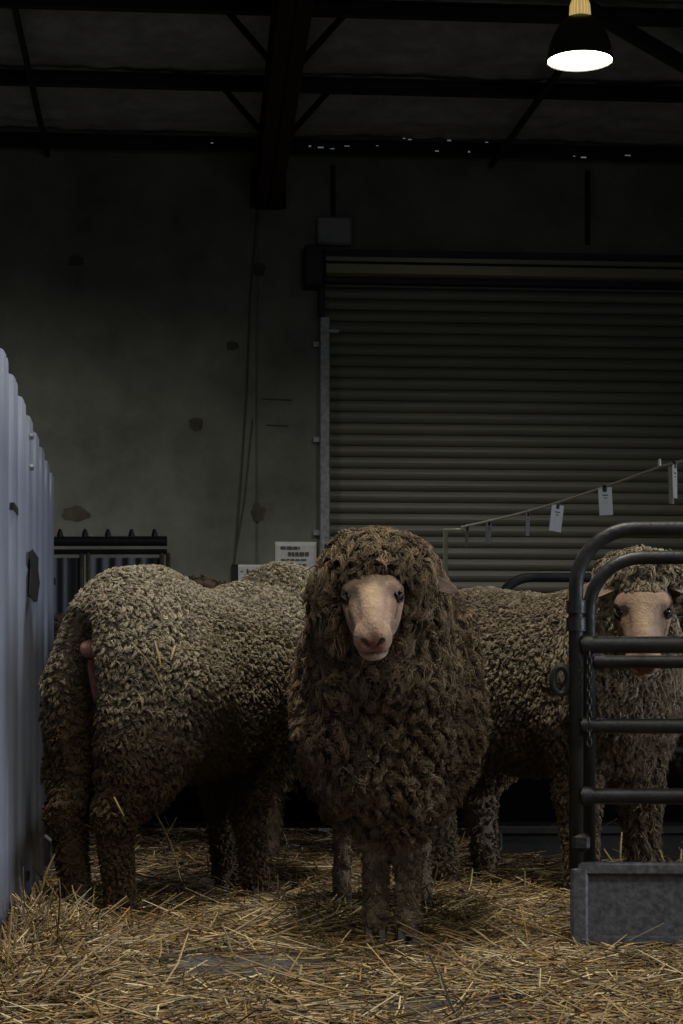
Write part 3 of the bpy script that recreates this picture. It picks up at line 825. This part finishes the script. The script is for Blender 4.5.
        for i in range(nu_):
            for j in range(nv2):
                a_ = i*wN+j
                mb.f.append((a_, a_+1, a_+wN+1, a_+wN)); mb.f.append((off+a_, off+a_+wN, off+a_+wN+1, off+a_+1))
            mb.f.append((i*wN, (i+1)*wN, off+(i+1)*wN, off+i*wN)); mb.f.append((i*wN+nv2, off+i*wN+nv2, off+(i+1)*wN+nv2, (i+1)*wN+nv2))
        mb.build('ear', S.get('earmat', m_ear), e, sharp=False)
    # ---- hooves
    for (x, y, dxy) in S['feet']:
        mb = MB()
        for sg in (-1, 1):
            prof_ = [(-.024, .0, .004), (-.022, .026, .0), (.0, .045, 0), (.016, .044, 0), (.036, .004, 0)]
            oy = sg*.013
            out_ = [(-.026,.0),(-.024,.03),(-.008,.05),(.012,.048),(.040,.010),(.042,.0)]
            ca, sa_ = math.cos(dxy+sg*.08), math.sin(dxy+sg*.08)
            rows = []
            for wy, sc_ in ((-.011,.86),(-.007,1.),(.007,1.),(.011,.86)):
                row = []
                for (px_, pz_) in out_:
                    lx, ly = px_*sc_, oy+wy
                    row.append(len(mb.v)); mb.v.append(Vector((x+lx*ca-ly*sa_, y+lx*sa_+ly*ca, .002+pz_*sc_)))
                rows.append(row)
            for r_ in range(3):
                for k in range(len(out_)): mb.f.append((rows[r_][k], rows[r_][(k+1) % 6], rows[r_+1][(k+1) % 6], rows[r_+1][k]))
            mb.f.append(tuple(reversed(rows[0]))); mb.f.append(tuple(rows[3]))
        mb.build('hoof', m_hoof, e)
    M = Matrix.Translation(Vector(base)) @ Matrix.Rotation(heading, 4, 'Z')
    bvh = BVHTree.FromPolygons([M @ Vector(p) for p in v], [tuple(q_) for q_ in fc.tolist()])
    return e, bvh, (H, f, lft, u)

m_wool = mat('fleece_wool', (1,1,1,1), .95, attr=True, spec=.12)
m_body = mat('sheep_hide', srgb(225,222,216), .8, attr=True, col2=(1,1,1,1), nscale=60, bump=.35, bscale=160, spec=.25)
m_eye = mat('sheep_eye', srgb(12,10,9), .06, spec=.8)
m_lid = mat('eyelid_skin', srgb(52,41,34), .8)
m_ear = mat('ear_skin', srgb(88,70,56), .85, col2=srgb(66,52,42), nscale=40, bump=.3, bscale=200)
m_ear2 = mat('pale_ear_skin', srgb(132,112,92), .85, col2=srgb(120,100,84), nscale=40, bump=.3, bscale=200)
m_hoof = mat('horn_hoof', srgb(64,56,47), .6, col2=srgb(42,36,30), nscale=50)

def trunk(w=1., low=0., leg_spread=None, zt=0., brisket=False, up=.095, th=1., fx=.32, fy=.10, hx=-.40, hy=.11, ffeet=None, hfeet=None, legr=1.):
    z = zt
    ps = [(('e', (-.27,0,.625+z), (.235,.195*w,.235)), .10),
          (('e', (-.02,0,.575+z-low), (.36,.225*w,.255)), .12),
          (('e', (.24,0,.60+z-low*.5), (.20,.200*w,.25)), .12)]
    if brisket: ps.append((('e', (.32,0,.49), (.15,.160,.20)), .09))
    ff = ffeet or [(fx, fy), (fx, -fy)]; hf = hfeet or [(hx, hy), (hx, -hy)]
    for (x, y) in ff:
        sg = 1 if y > 0 else -1
        ps += [(('c', (.24, sg*min(.11, abs(y)+.05), .50), (x-.02, y*.95, .30), up, .050*legr), .06),
               (('c', (x-.02, y*.97, .30), (x, y, .07), .050*legr, .033*legr), .04),
               (('c', (x, y, .07), (x+.012, y, .045), .033*legr, .031*legr), .02)]
    for (x, y) in hf:
        sg = 1 if y > 0 else -1
        ps += [(('c', (-.28, sg*.11, .57), (.5*(x-.26), y, .41), .130*th, .098*th), .08),
               (('c', (.5*(x-.26), y, .41), (x-.035, y, .27), .090*th, .050*legr), .06),
               (('c', (x-.03, y, .27), (x, y, .06), .047*legr, .034*legr), .03),
               (('c', (x, y, .06), (x+.014, y, .045), .034*legr, .031*legr), .02)]
    return ps, [(x, y, 0.) for x, y in ff+hf]

# ---------------- 1. main ram facing us
MB_ = Vector((.112, 4.69, 0)); MH = -math.pi/2+.0
ffe = [(.33, .038), (.29, -.030+.0)]
ps, feet = trunk(w=.87, low=.015, ffeet=[(.325, .040), (.305, -.034)], hfeet=[(-.36, .10), (-.38, -.11)], brisket=True, legr=.62, up=.068, th=.85)
ps += [(('c', (.26,0,.70), (.49,-.03,.79), .150, .100), .08), (('e', (.42,-.02,.66), (.10,.132,.13)), .07)]
def main_lock(p):
    z = p[:,2]; x = p[:,0]
    leg = np.clip((.27-z)/.05, 0, 1)
    head = np.clip((x-.40)/.08, 0, 1)*np.clip((z-.55)/.1, 0, 1)
    L = .034*(1-leg)+.010*leg + .008*head
    return L, np.full(len(p), .0017)*(1-.2*leg), .25+.40*head+.3*leg, np.full(len(p), .85)*(1-.5*leg), .80*(1-.35*leg)
Smain = dict(head=(.560,-.045,.842), pitch=math.radians(38), yaw=-.02, roll=.04, earup=(.85,0,.5), prims=ps, feet=feet, fine=.0036, coarse=.011,
    ruff=[(('e', (-.045,0,-.026), (.070,.092,.086)), .05), (('e', (-.002,0,.022), (.052,.058,.034)), .035), (('e', (-.045,.068,-.075), (.07,.046,.085)), .05), (('e', (-.045,-.068,-.075), (.07,.046,.085)), .05)],
    wool=srgb(128,110,88), woolshade=srgb(108,92,72), tone=lambda p: np.clip(.5+.9*np.array([noise.noise(Vector(q)*5) for q in p]), 0, 1),
    density=lambda c: np.where(c[:,0] > -.05, 3.2, 1.)*np.where((c[:,0] > .40)&(c[:,2] > .55), 1.6, 1.),
    locks=125000, clumps=4200, lockfn=main_lock, omega=8., lump=.018, folds=.020, seed=3,
    ears=[(1, -.010, .060, -.02, (.0,1,-.16), .128, .036, .8), (-1, -.02, .060, -.03, (-.5,-1,-.25), .11, .045, .9)])
sheep1, bvh1, hf1 = make_sheep('sheep', MB_, MH, Smain)
tag(sheep1, 'front sheep with thick curly brown fleece facing us, forelegs together on the straw', 'sheep', 'sheep in the pen')

# ---------------- 2. left sheep, rump towards us
hd2 = math.radians(58)
ps, feet = trunk(w=.95, low=.005, ffeet=[(.20, .06), (.14, -.08)], hfeet=[(-.40, .102), (-.420, -.056)], legr=.95, zt=.022, th=.98)
ps += [(('e', (-.35,.105,.50), (.110,.075,.19)), .06), (('e', (-.37,-.085,.50), (.115,.090,.19)), .06), (('e', (-.26,0,.77), (.15,.125,.115)), .06), (('c', (.24,0,.68), (.40,.01,.77), .145, .11), .08)]
def left_lock(p):
    z = p[:,2]; x = p[:,0]
    leg = np.clip((.30-z)/.08, 0, 1); rump = np.clip((-.25-x)/.12, 0, 1)
    head = np.clip((x-.42)/.06, 0, 1)
    groove = np.exp(-((p[:,1]-.03)/.085)**2)*np.clip((-.36-x)/.05, 0, 1)*np.clip((.80-z)/.05, 0, 1)
    L = (.016+.009*rump+.012*head)*(1-.75*groove)*(1-.35*leg)
    return L, .0019+.0003*rump, .24+.22*rump+.3*head, .75+.0*z, .82-.1*head+0*z
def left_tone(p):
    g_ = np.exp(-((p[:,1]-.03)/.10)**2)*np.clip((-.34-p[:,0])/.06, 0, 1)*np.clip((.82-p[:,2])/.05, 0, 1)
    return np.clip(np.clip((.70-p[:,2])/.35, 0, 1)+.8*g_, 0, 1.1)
Sleft = dict(cut=[('e', (-.535,.03,.60), (.150,.072,.21)), ('e', (-.46,.025,.28), (.16,.034,.24))], head=(.46,.02,.862), pitch=math.radians(35), yaw=.15, prims=ps, feet=feet, fine=.008, coarse=.010,
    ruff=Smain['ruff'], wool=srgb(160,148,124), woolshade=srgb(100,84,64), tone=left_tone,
    density=lambda c: np.where(c[:,1] < .05, 2.6, 1.)*np.where(c[:,0] < -.2, 1.4, 1.),
    locks=120000, clumps=14000, lockfn=left_lock, omega=6., lump=.010, wrinkle=.015, seed=11,
    ears=[(1, -.01, .06, -.02, (-.3,1,-.1), .11, .045, .9), (-1, -.01, .06, -.02, (-.3,-1,-.1), .11, .045, .9)])
sheep2, bvh2, hf2 = make_sheep('sheep', Vector((-.386, 5.19, 0)), hd2, Sleft)
tag(sheep2, 'left sheep with its woolly rump and pink tail stub turned towards us', 'sheep', 'sheep in the pen')
# docked tail stub and bare skin strip
m_pink = mat('bare_pink_skin', srgb(172,118,100), .5, col2=srgb(142,92,80), nscale=50, bump=.2, bscale=120)
M2 = Matrix.Translation(sheep2.location) @ Matrix.Rotation(hd2, 4, 'Z'); M2i = M2.inverted()
def ray_local(px, py, bvh, Mi, off=0.):
    o_ = Vector((0,0,CAMZ)); dd = (P(px, py, 1.)-o_).normalized()
    h = bvh.ray_cast(o_, dd)
    if h[0] is None: return None
    return Mi @ (h[0]-dd*off)
def ellipsoid_mb(c, r, n=16, m_=10, R=None):
    mb = MB()
    for i in range(m_+1):
        for j in range(n):
            th = math.pi*i/m_; a = 2*math.pi*j/n
            q = Vector((math.sin(th)*math.cos(a)*r[0], math.sin(th)*math.sin(a)*r[1], math.cos(th)*r[2]))
            q *= 1+.06*noise.noise(q*60)
            if R: q = R @ q
            mb.v.append(Vector(c)+q)
    for i in range(m_):
        for j in range(n): mb.f.append((i*n+j, (i+1)*n+j, (i+1)*n+(j+1) % n, i*n+(j+1) % n))
    return mb
q = ray_local(91, 649, bvh2, M2i, .052)
if q: ellipsoid_mb(q, (.030,.028,.024)).build('tail_stub', m_pink, sheep2, sharp=False)
strip = [ray_local(92+dx, y, bvh2, M2i, .014) for dx, y in ((-1,660),(0,670),(2,680),(3,692),(4,704))]
strip = [s_ for s_ in strip if s_]
if len(strip) > 2: MB().tube(strip, [.009,.011,.012,.009,.004][:len(strip)], 10).build('bare_skin', m_pink, sheep2, sharp=False)

# ---------------- 3. right sheep, body going back left, face over the gate
hd3 = math.atan2(-.52, .42)
B3 = Vector((.585, 5.53, 0))
ps, feet = trunk(w=1.04, low=.0, ffeet=[(.30, .10), (.26, -.11)], hfeet=[(-.36, .11), (-.30, -.12)], legr=1.0, zt=.02)
ps += [(('c', (.26,0,.68), (.46,-.13,.78), .160, .105), .08), (('e', (.38,-.08,.62), (.13,.16,.17)), .08)]
def right_lock(p):
    z = p[:,2]; x = p[:,0]
    leg = np.clip((.28-z)/.06, 0, 1); fr = np.clip((x-.22)/.12, 0, 1)
    L = .015+.016*fr
    return L, .0021+.0002*fr, .3+.5*fr, .7+.3*fr, .72-.08*fr
Sright = dict(head=(.545,-.172,.868), hscale=1.13, pitch=math.radians(58), yaw=-.84, earup=(.6,-.5,.5), prims=ps, feet=feet, fine=.0045, coarse=.011,
    ruff=[(('e', (-.035,0,-.035), (.052,.085,.080)), .04), (('e', (-.03,.072,-.035), (.045,.03,.05)), .03), (('e', (-.03,-.072,-.035), (.045,.03,.05)), .03), (('e', (.015,0,.012), (.045,.050,.022)), .02)],
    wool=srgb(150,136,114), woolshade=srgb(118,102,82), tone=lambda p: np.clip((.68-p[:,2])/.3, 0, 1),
    density=lambda c: np.where(c[:,1] < .05, 2.4, 1.)*np.where(c[:,0] > .2, 1.5, 1.),
    locks=75000, clumps=8500, lockfn=right_lock, omega=8., lump=.010, seed=21, folds=.012, earmat=m_ear2,
    ears=[(-1, .012, .062, .0, (-.42,-.90,-.20), .125, .050, 1.0), (1, .012, .062, .0, (.85,.5,-.20), .125, .050, 1.0)])
sheep3, bvh3, hf3 = make_sheep('sheep', B3, hd3, Sright)
tag(sheep3, 'right sheep looking at us over the gate rail, grey-brown back stretching left', 'sheep', 'sheep in the pen')

# ---------------- 4, 5. sheep further back, mostly hidden
ps, feet = trunk(w=1., zt=-.01)
ps += [(('c', (.28,0,.70), (.46,0,.80), .15, .11), .08)]
Sback = dict(head=(.55,0,.850), pitch=math.radians(35), prims=ps, feet=feet, fine=.009, coarse=.014, ruff=Smain['ruff'],
    wool=srgb(120,104,82), woolshade=srgb(100,86,68), tone=lambda p: .5+0*p[:,0], density=lambda c: 1.+0*c[:,0],
    locks=14000, clumps=2500, lockfn=main_lock, omega=8., lump=.012, seed=31,
    ears=[(1, -.01, .06, -.02, (-.3,1,-.1), .11, .045, .9), (-1, -.01, .06, -.02, (-.3,-1,-.1), .11, .045, .9)])
sheep4, bvh4, _ = make_sheep('sheep', Vector((0,0,0)), 0, Sback)
x4 = P(208,0,6.15).x
sheep4.location = (-.08, 6.42, 0); sheep4.rotation_euler = (0,0,math.radians(225))
tag(sheep4, 'sheep hidden behind the left one, only its dark crown showing above its back', 'sheep', 'sheep in the pen')
sheep5 = copy_tree(sheep4)
x5 = P(535,0,6.95).x
sheep5.location = (x5+.50, 6.95, 0); sheep5.rotation_euler = (0,0,math.pi-.1)
tag(sheep5, 'sheep behind the far gate, only a brown woolly crown showing', 'sheep', 'sheep in the pen')

sheep6 = copy_tree(sheep4); sheep6.location = (-.78, 7.15, 0); sheep6.rotation_euler = (0,0,.05)
tag(sheep6, 'rearmost sheep on the left, only its dark belly and legs showing under the others', 'sheep', 'sheep in the pen')

# ================================================================ STRAW
m_straw = mat('straw', (1,1,1,1), .55, attr=True, spec=.35)
bvhs = [bvh1, bvh2, bvh3]
def pile(x, y):
    """local straw depth"""
    d_ = .018+.016*noise.noise(Vector((x*2.2, y*2.2, 5)))
    px_ = x - panel_pt(y)
    d_ += .085*math.exp(-(px_/.19)**2)*math.exp(-((y-4.2)/.9)**2)
    d_ += .05*math.exp(-((x-.36)/.22)**2)*math.exp(-((y-6.2)/.35)**2)
    d_ += .05*math.exp(-((x+.55)/.3)**2)*math.exp(-((y-6.0)/.4)**2)
    for (fx_, fy_) in ((.15,4.26),(.07,4.27),(-.57,4.68),(-.68,4.77)): d_ *= 1-.9*math.exp(-((x-fx_)**2+(y-fy_)**2)/.025)
    return max(d_, .006)
def straw_mesh(n, xr, yr, lr, seed, dens=None, wild=.22, rb=(.0012,.0024)):
    r_ = random.Random(seed)
    V = np.empty((n, 3, 4, 3)); C = np.empty((n, 3))
    i = 0; tries = 0
    pal = [np.array(srgb(*c)[:3]) for c in ((186,152,92),(160,126,72),(206,178,122),(128,98,56),(222,202,156),(148,118,70),(104,80,48))]
    while i < n:
        x = r_.uniform(*xr); y = r_.uniform(*yr)
        if x-.02 < panel_pt(y)+.03 and y < 6.6: continue
        if dens and r_.random() > dens(x, y): continue
        if -.03 < (y-(G1Y-.05*(x-gx))) < .15 and x > gx-.03 and r_.random() < .9: continue
        if x > gx-.05 and G1Y-.30 < y < G1Y+.1 and r_.random() < .6: continue
        h = pile(x, y)
        L = r_.uniform(*lr)*(r_.random()**.7*.7+.3); a = r_.uniform(0, math.pi)
        a = a*.75+.1 if r_.random() < .0 else a
        up = r_.gauss(0, wild*(1+3.0*max(0, h-.03)/.1))
        if r_.random() < .5: up *= .35
        z0 = h*r_.random()**.6+.004
        dx, dy, dz = math.cos(a)*math.cos(up), math.sin(a)*math.cos(up), math.sin(up)
        zc = max(z0, abs(dz)*L*.5+.003)
        kink = r_.gauss(0, .03)
        w = r_.uniform(*rb)
        cx_, cy_ = -math.sin(a), math.cos(a)
        for k, t in enumerate((-.5, 0, .5)):
            bx = x+dx*L*t+cx_*kink*L*(1-4*t*t); by = y+dy*L*t+cy_*kink*L*(1-4*t*t); bz = zc+dz*L*t
            if bx < panel_pt(by)+.035 and by < 6.6: bx = panel_pt(by)+.035
            ww = w*(1 if k == 1 else .8)
            V[i, k] = [(bx+cx_*ww, by+cy_*ww, bz), (bx, by, bz+ww*.9), (bx-cx_*ww, by-cy_*ww, bz), (bx, by, bz-ww*.9)]
        C[i] = pal[r_.randrange(7)]*(.22+.78*r_.random()**1.3)
        i += 1
    base = (np.arange(n)*12)[:,None,None]; kk = np.arange(2)[None,:,None]*4; ss = np.arange(4)[None,None,:]
    i0 = base+kk+ss; i1 = base+kk+(ss+1) % 4
    Fq = np.stack([i0, i0+4, i1+4, i1], -1).reshape(-1, 4)
    caps = np.concatenate([np.stack([base[:,0,0]+q_ for q_ in (0,1,2,3)], 1), np.stack([base[:,0,0]+8+q_ for q_ in (3,2,1,0)], 1)])
    return V.reshape(-1, 3), np.concatenate([Fq, caps]), np.repeat(C, 12, 0)
def bare(x, y):
    if (x-.11)**2/.012+(y-4.25)**2/.02 < 1 and random.random() < .75: return 0
    b_ = math.exp(-(((x+.20)/.26)**2+((y-3.98)/.24)**2))*1.3 + math.exp(-(((x-.22)/.24)**2+((y-3.45)/.12)**2))*1.1
    b_ += .35*max(0, noise.noise(Vector((x*3, y*3, 9))))
    return 1-min(b_, .93)
A_ = straw_mesh(15500, (-1.0, 1.15), (2.95, 5.4), (.05, .24), 1, bare)
B_ = straw_mesh(9000, (-1.3, 1.6), (5.2, 7.6), (.06, .24), 2)
C_ = straw_mesh(2500, (-2.5, 3.0), (7.4, 12), (.08, .26), 3)
D_ = straw_mesh(9500, (-1.0, 1.15), (2.95, 4.9), (.015, .07), 4, bare, rb=(.0008,.0018))
E_ = straw_mesh(2600, (-.88, -.45), (3.3, 4.7), (.08, .22), 5, lambda x, y: math.exp(-((x-panel_pt(y))/.28)**2), wild=.26)
vv, ff, cc = [], [], []; off = 0
for (a, b, c) in (A_, B_, C_, D_, E_): vv.append(a); ff.append(b+off); cc.append(c); off += len(a)
o = link_mesh('straw_bedding', np.concatenate(vv), np.concatenate(ff), m_straw, col=np.concatenate(cc), smooth=False)
tag(o, 'loose golden straw scattered over the concrete pen floor', 'straw', kind='stuff')

# single straws caught on fleeces and standing up
def stalk(p0, p1, r, label, colr=srgb(196,170,116), bend=.1):
    p0, p1 = Vector(p0), Vector(p1); mid = (p0+p1)/2; n_ = (p1-p0).cross(Vector((0,1,0))).normalized()
    pts_ = [p0.lerp(p1, t)+n_*bend*(p1-p0).length*(1-(2*t-1)**2)+Vector((0,-.004*(1-(2*t-1)**2),0)) for t in (0,.25,.5,.75,1)]
    o_ = MB().tube(pts_, [r*.8,r,r,r,r*.6], 6).build('straw_stalk', mat('single_straw', srgb(190,166,116), .55, col2=srgb(168,140,90), nscale=30))
    tag(o_, label, 'straw', 'single straws caught on the sheep'); return o_
def on(px, py, off):
    o_ = Vector((0,0,CAMZ)); dd = (P(px, py, 1.)-o_).normalized(); best = None
    for b_ in bvhs:
        h = b_.ray_cast(o_, dd)
        if h[0] and (best is None or h[3] < best[1]): best = (h[0]-dd*off, h[3])
    return best[0] if best else P(px, py, 4.9)
for a, b, r, lb, bn in (
    ((155,642),(161,668),.003,'short flat straw stuck on the left sheep\'s flank near the rump',.02),
    ((175,646),(171,660),.0035,'short pale straw hanging right of the other on the left sheep\'s flank',0),
    ((133,645),(166,706),.0014,'long thin curved stalk across the left sheep\'s thigh',.10),
    ((138,693),(142,712),.002,'broken bit of straw on the left sheep\'s hock wool',.1),
    ((114,797),(124,816),.0025,'straw sticking out of the left sheep\'s lower leg wool',0),
    ((137,815),(152,803),.002,'tilted straw right of the left sheep\'s shank',.05),
    ((449,640),(462,629),.0022,'bent pale straw on the front sheep\'s shoulder, image right',.15),
    ((448,646),(450,638),.0022,'short pale straw end below the bent straw on the shoulder',.0)):
    stalk(on(*a, .030), on(*b, .030), r, lb, bend=bn)
for a, b, r, lb in (((299,574),(318,586),.0022,'pale straw lying across the wool between left and front sheep'),
                    ((301,593),(314,585),.0018,'thin straw below the pale one between left and front sheep')):
    stalk(on(*a, .045), on(*b, .045), r, lb, bend=.1)
for a, b, Y, lb in (((40,905),(55,854),4.5,'upright straw leaning on the corrugated pen wall foot'),
                  ((80,905),(72,885),4.7,'straw poking up by the left sheep\'s hind hoof'),
                  ((155,812),(180,878),5.0,'long straw leaning off the left sheep\'s hind leg'),
                  ):
    stalk(P(*a, Y), P(*b, Y), .0024, lb, bend=.05)
for k, (a, b, Y, lb) in enumerate((((621,874),(622,832),4.5,'tall straw rising behind the kick sheet'),((618,868),(604,849),4.5,'leaning straw left of the tall one behind the kick sheet'),
                  ((668,870),(660,850),4.5,'straw tip right above the kick sheet rim'),((680,868),(682,849),4.5,'rightmost straw tip above the kick sheet rim'))):
    stalk(P(*a, Y), P(*b, Y), .0022, lb, bend=.03)

# ================================================================ LIGHTS
def spot(name, loc, power, size=2.4, col=(1,.96,.87), rad=.2, blend=.6):
    l = bpy.data.lights.new(name, 'SPOT'); l.energy = power; l.color = col; l.spot_size = size; l.spot_blend = blend; l.shadow_soft_size = rad
    o_ = bpy.data.objects.new(name, l); COL.objects.link(o_); o_.location = loc; return o_
def area(name, loc, target, power, sx, sy, col):
    l = bpy.data.lights.new(name, 'AREA'); l.shape = 'RECTANGLE'; l.size = sx; l.size_y = sy; l.energy = power; l.color = col
    o_ = bpy.data.objects.new(name, l); COL.objects.link(o_); o_.location = loc
    o_.rotation_euler = (Vector(target)-Vector(loc)).to_track_quat('-Z', 'Y').to_euler(); return o_
spot('lamp_light', (lc.x, lc.y, lc.z-.03), 430, 2.45, col=(1,.97,.91), blend=1.)
spot('lamp_light', (-3.2, 11.6, 4.6), 450, 2.7, col=(1,.97,.91), blend=1.)
spot('lamp_light', (.05, 4.3, 4.8), 560, 1.12, rad=.30, blend=1.)
spot('lamp_light', (.25, 1.5, 4.4), 400, 1.75, rad=.35, blend=1.)
area('daylight_opening', (3.0, -2.5, 2.6), (-.6, 5, .6), 40, 3.0, 2.6, (.85,.92,1.0))
area('added_side_fill', (7.5, 3.0, 2.4), (-.8, 4.8, .7), 42, 2.2, 2.4, (.80,.87,1.0)).data.spread = math.radians(60)  # added cool fill to brighten the corrugated sheet, no doorway modelled
w = bpy.data.worlds.new('World'); sc.world = w; w.use_nodes = True
w.node_tree.nodes['Background'].inputs[0].default_value = (.6,.7,.8,1); w.node_tree.nodes['Background'].inputs[1].default_value = .04

# ================================================================ CAMERA
cd = bpy.data.cameras.new('camera'); cam = bpy.data.objects.new('camera', cd); COL.objects.link(cam)
cam.location = (0,0,CAMZ); cam.rotation_euler = (math.pi/2, 0, 0)
cd.sensor_width = 36; cd.sensor_fit = 'AUTO'; cd.lens = F/1024*36
cd.shift_y = (HY-512)/1024; cd.clip_end = 100
sc.camera = cam
sc.view_settings.view_transform = 'Standard'; sc.view_settings.look = 'None'; sc.view_settings.gamma = 1; sc.view_settings.exposure = 0
sc.view_settings.use_curve_mapping = False
